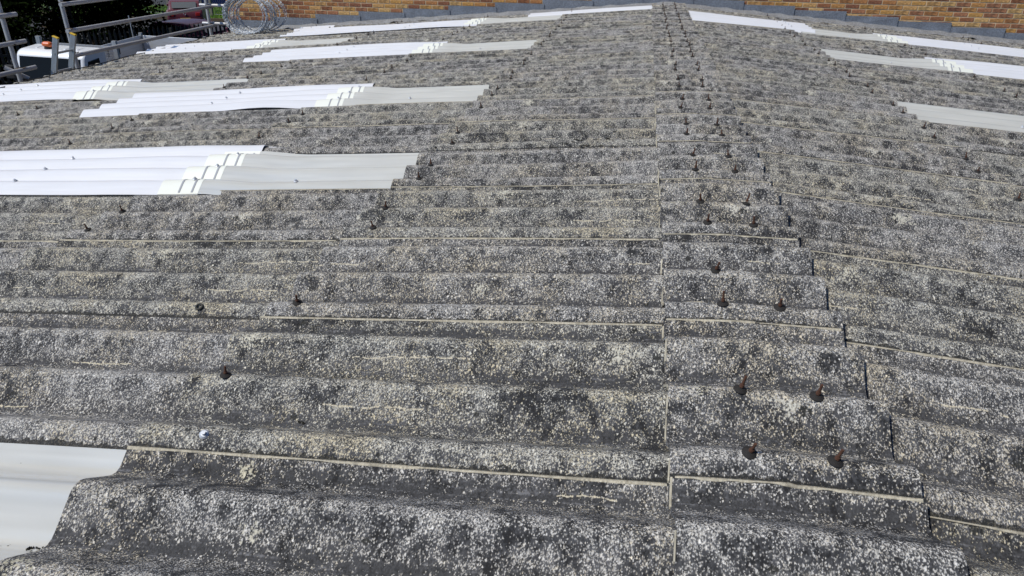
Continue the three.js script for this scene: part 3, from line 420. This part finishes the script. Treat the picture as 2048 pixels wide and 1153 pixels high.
function car(name, label, pos, yaw, color, extra) {
  const c = thing(name, label, 'car', pos, null); c.rotation.y = yaw;
  const paint = new THREE.MeshPhysicalMaterial({ color: lin(...color), roughness: 0.5, clearcoat: 0.25, clearcoatRoughness: 0.2 }), glass = new THREE.MeshPhysicalMaterial({ color: lin(0.03, 0.045, 0.06), roughness: 0.05, clearcoat: 1 }), rub = std([0.015, 0.015, 0.016], 0.85), chrome = std([0.7, 0.7, 0.72], 0.25, 0.8);
  // +x is the front
  const sh = new THREE.Shape(); sh.moveTo(-2.0, 0.3); sh.lineTo(-1.62, 0.28); sh.absarc(-1.25, 0.32, 0.36, Math.PI, 0, true); sh.lineTo(0.94, 0.26); sh.absarc(1.3, 0.32, 0.36, Math.PI, 0, true); sh.lineTo(2.02, 0.32); sh.quadraticCurveTo(2.1, 0.6, 1.98, 0.74); sh.quadraticCurveTo(1.6, 0.92, 0.95, 0.97); sh.lineTo(-1.9, 1.0); sh.quadraticCurveTo(-2.08, 0.8, -2.0, 0.3);
  mesh('body', new THREE.ExtrudeGeometry(sh, { depth: 1.5, bevelEnabled: true, bevelThickness: 0.1, bevelSize: 0.05, bevelSegments: 3, curveSegments: 10 }).translate(0, 0, -0.75), paint, c);
  const gh = new THREE.Shape(); gh.moveTo(-1.85, 0.98); gh.lineTo(1.0, 0.98); gh.quadraticCurveTo(0.6, 1.25, 0.28, 1.38); gh.quadraticCurveTo(-0.4, 1.46, -1.3, 1.38); gh.quadraticCurveTo(-1.65, 1.25, -1.85, 0.98);
  const cabin = mesh('cabin', new THREE.ExtrudeGeometry(gh, { depth: 1.2, bevelEnabled: true, bevelThickness: 0.13, bevelSize: 0.03, bevelSegments: 3, curveSegments: 10 }).translate(0, 0, -0.6), paint, c);
  mesh('windscreen', plank([0.96, 1.06, 0], [0.42, 1.36, 0], 1.2, 0.02, [0.4, 1, 0]).translate(0.05, 0.03, 0), glass, c);
  mesh('rear_window', plank([-1.83, 1.08, 0], [-1.5, 1.34, 0], 1.15, 0.02, [-0.6, 1, 0]).translate(-0.045, 0.035, 0), glass, c);
  for (const s of [-1, 1]) { const w = new THREE.Shape(); w.moveTo(-1.5, 1.04); w.lineTo(0.72, 1.04); w.quadraticCurveTo(0.45, 1.24, 0.2, 1.31); w.lineTo(-1.2, 1.31); w.closePath(); mesh('side_window', new THREE.ExtrudeGeometry(w, { depth: 0.02, bevelEnabled: false }).translate(0, 0, s * 0.735 - 0.01), glass, c); mesh('tail_light', rbox(0.06, 0.16, 0.22, 0.02, -2.05, 0.82, s * 0.62), std([0.4, 0.02, 0.02], 0.3), c); mesh('headlight', rbox(0.1, 0.14, 0.3, 0.03, 1.98, 0.7, s * 0.58), std([0.75, 0.75, 0.75], 0.2), c); mesh('wing_mirror', rbox(0.12, 0.12, 0.18, 0.03, 0.72, 1.05, s * 0.95), paint, c); }
  mesh('emblem', new THREE.TorusGeometry(0.055, 0.014, 6, 16).rotateY(Math.PI / 2).translate(-2.08, 0.86, 0), chrome, c); mesh('number_plate', rbox(0.02, 0.11, 0.5, 0.005, -2.085, 0.6, 0), std([0.7, 0.55, 0.1], 0.5), c);
  for (const x of [-1.25, 1.3]) for (const s of [-1, 1]) { const w = mesh('wheel', new THREE.CylinderGeometry(0.32, 0.32, 0.2, 24).rotateX(Math.PI / 2).translate(x, 0.32, s * 0.74), rub, c); const sp = [new THREE.TorusGeometry(0.215, 0.022, 6, 24).translate(x, 0.32, s * 0.845)]; for (let i = 0; i < 7; i++) { const a = i / 7 * 6.283; sp.push(bar([x, 0.32, s * 0.845], [x + Math.cos(a) * 0.21, 0.32 + Math.sin(a) * 0.21, s * 0.845], 0.02, 5)); } mesh('rim', merge(sp), chrome, w); }
}
car('maroon_car', 'maroon car parked side-on behind the palisade fence', [-18.3, GROUND, -27.9], -0.12, [0.26, 0.035, 0.055]);
car('maroon_car', 'dark maroon hatchback seen from behind, in front of the grass bank', [-24.4, GROUND, -37.0], Math.PI / 2 + 0.5, [0.1, 0.012, 0.025]);
car('blue_car', 'deep blue car with silver alloy wheels beyond the chain-link fence', [-28.6, GROUND, -46.4], 0.9, [0.02, 0.035, 0.22]);

// ---------------------------------------------------------------- small things lying on the roof
const roofAt = (d, k, side = -1) => [baseX(d, side), baseY(d, side) + prof(k) + wob(d, k) + 0.012, zk(k)];
function mossGeo(sd, r) { const g = []; for (let i = 0; i < 26; i++) { const a = hash(sd, i, 1) * 6.28, q = r * Math.sqrt(hash(sd, i, 2)), s = r * (0.18 + 0.3 * hash(sd, i, 3)); g.push(new THREE.TetrahedronGeometry(s, 0).rotateX(hash(sd, i, 4) * 6).rotateY(hash(sd, i, 5) * 6).translate(Math.cos(a) * q * 1.7, s * 0.5 + r * 0.2 * hash(sd, i, 6), Math.sin(a) * q)); } return merge(g); }
const mossM = std([0.022, 0.021, 0.013], 1, 0, { map: speck });
for (const [d, k, r, lab] of [[2.13, 0.85, 0.022, 'dark moss tuft in the trough between two bolts'], [1.47, -0.02 + 0.01, 0.012, 'small black moss tuft on the nearest cream lap line'], [2.33, -0.43, 0.014, 'moss tuft on the pale rooflight at the cut sheet end'], [1.62, -0.08, 0.024, 'dark moss tuft in the foreground trough below the cream lap line'], [2.22, -0.075, 0.017, 'moss crumbs beside the notch of the pale foreground rooflight']]) { const m = mesh(numbered('moss_tuft'), mossGeo(Math.round(d * 100), r), mossM); m.position.set(...roofAt(d, k)); m.position.y -= 0.004; tag(m, lab, 'moss'); }
{ // many small moss crumbs in the troughs
  const g = mossGeo(5, 0.01), im = new THREE.InstancedMesh(g, mossM, 420), m4 = new THREE.Matrix4(), q = new THREE.Quaternion(), e = new THREE.Euler(); im.name = 'moss_crumbs';
  for (let i = 0; i < 420; i++) { let d, k, s; if (i < 150) { d = rr(0.45, 2.25); k = rr(4.0, 4.95); s = rr(0.5, 1.5); } else { d = Math.pow(rnd(), 0.7) * 6 + 0.45; k = Math.floor(rr(-2, 16)) / 3 + 0.087 - 0.1667 + rr(-0.03, 0.04); s = rr(0.3, 1.0); } const sd = i > 250 && rnd() < 0.35 ? 1 : -1; const P = roofAt(d, k, sd); q.setFromEuler(e.set(0, rnd() * 6.28, 0)); m4.compose(new THREE.Vector3(P[0], P[1] - 0.004, P[2]), q, new THREE.Vector3(s * rr(1, 1.8), s * 0.6, s)); im.setMatrixAt(i, m4); }
  im.castShadow = im.receiveShadow = true; scene.add(im); tag(im, 'small dark moss crumbs scattered in the roof troughs', 'moss', null, 'stuff'); }
{ const s = thing('loose_screw', 'shiny loose roofing screw lying on the foreground corrugation', 'screw', [0, 0, 0]); const P = roofAt(2.02, 0.06); s.position.set(P[0], P[1] + 0.004, P[2]); s.rotation.set(0.5, 0, -0.2); mesh('washer', new THREE.CylinderGeometry(0.009, 0.0135, 0.005, 18), M.zinc, s); mesh('head', new THREE.CylinderGeometry(0.0055, 0.006, 0.008, 6).translate(0, 0.006, 0), M.zinc, s); }
{ const w = mesh('rubber_washer', new THREE.TorusGeometry(0.012, 0.004, 8, 20).rotateX(Math.PI / 2 + 0.5), std([0.05, 0.048, 0.04], 0.9)); w.position.set(...roofAt(2.66, 1.055)); tag(w, 'loose dark rubber washer ring lying just above a lap line', 'washer'); }

renderer.render(scene, camera);
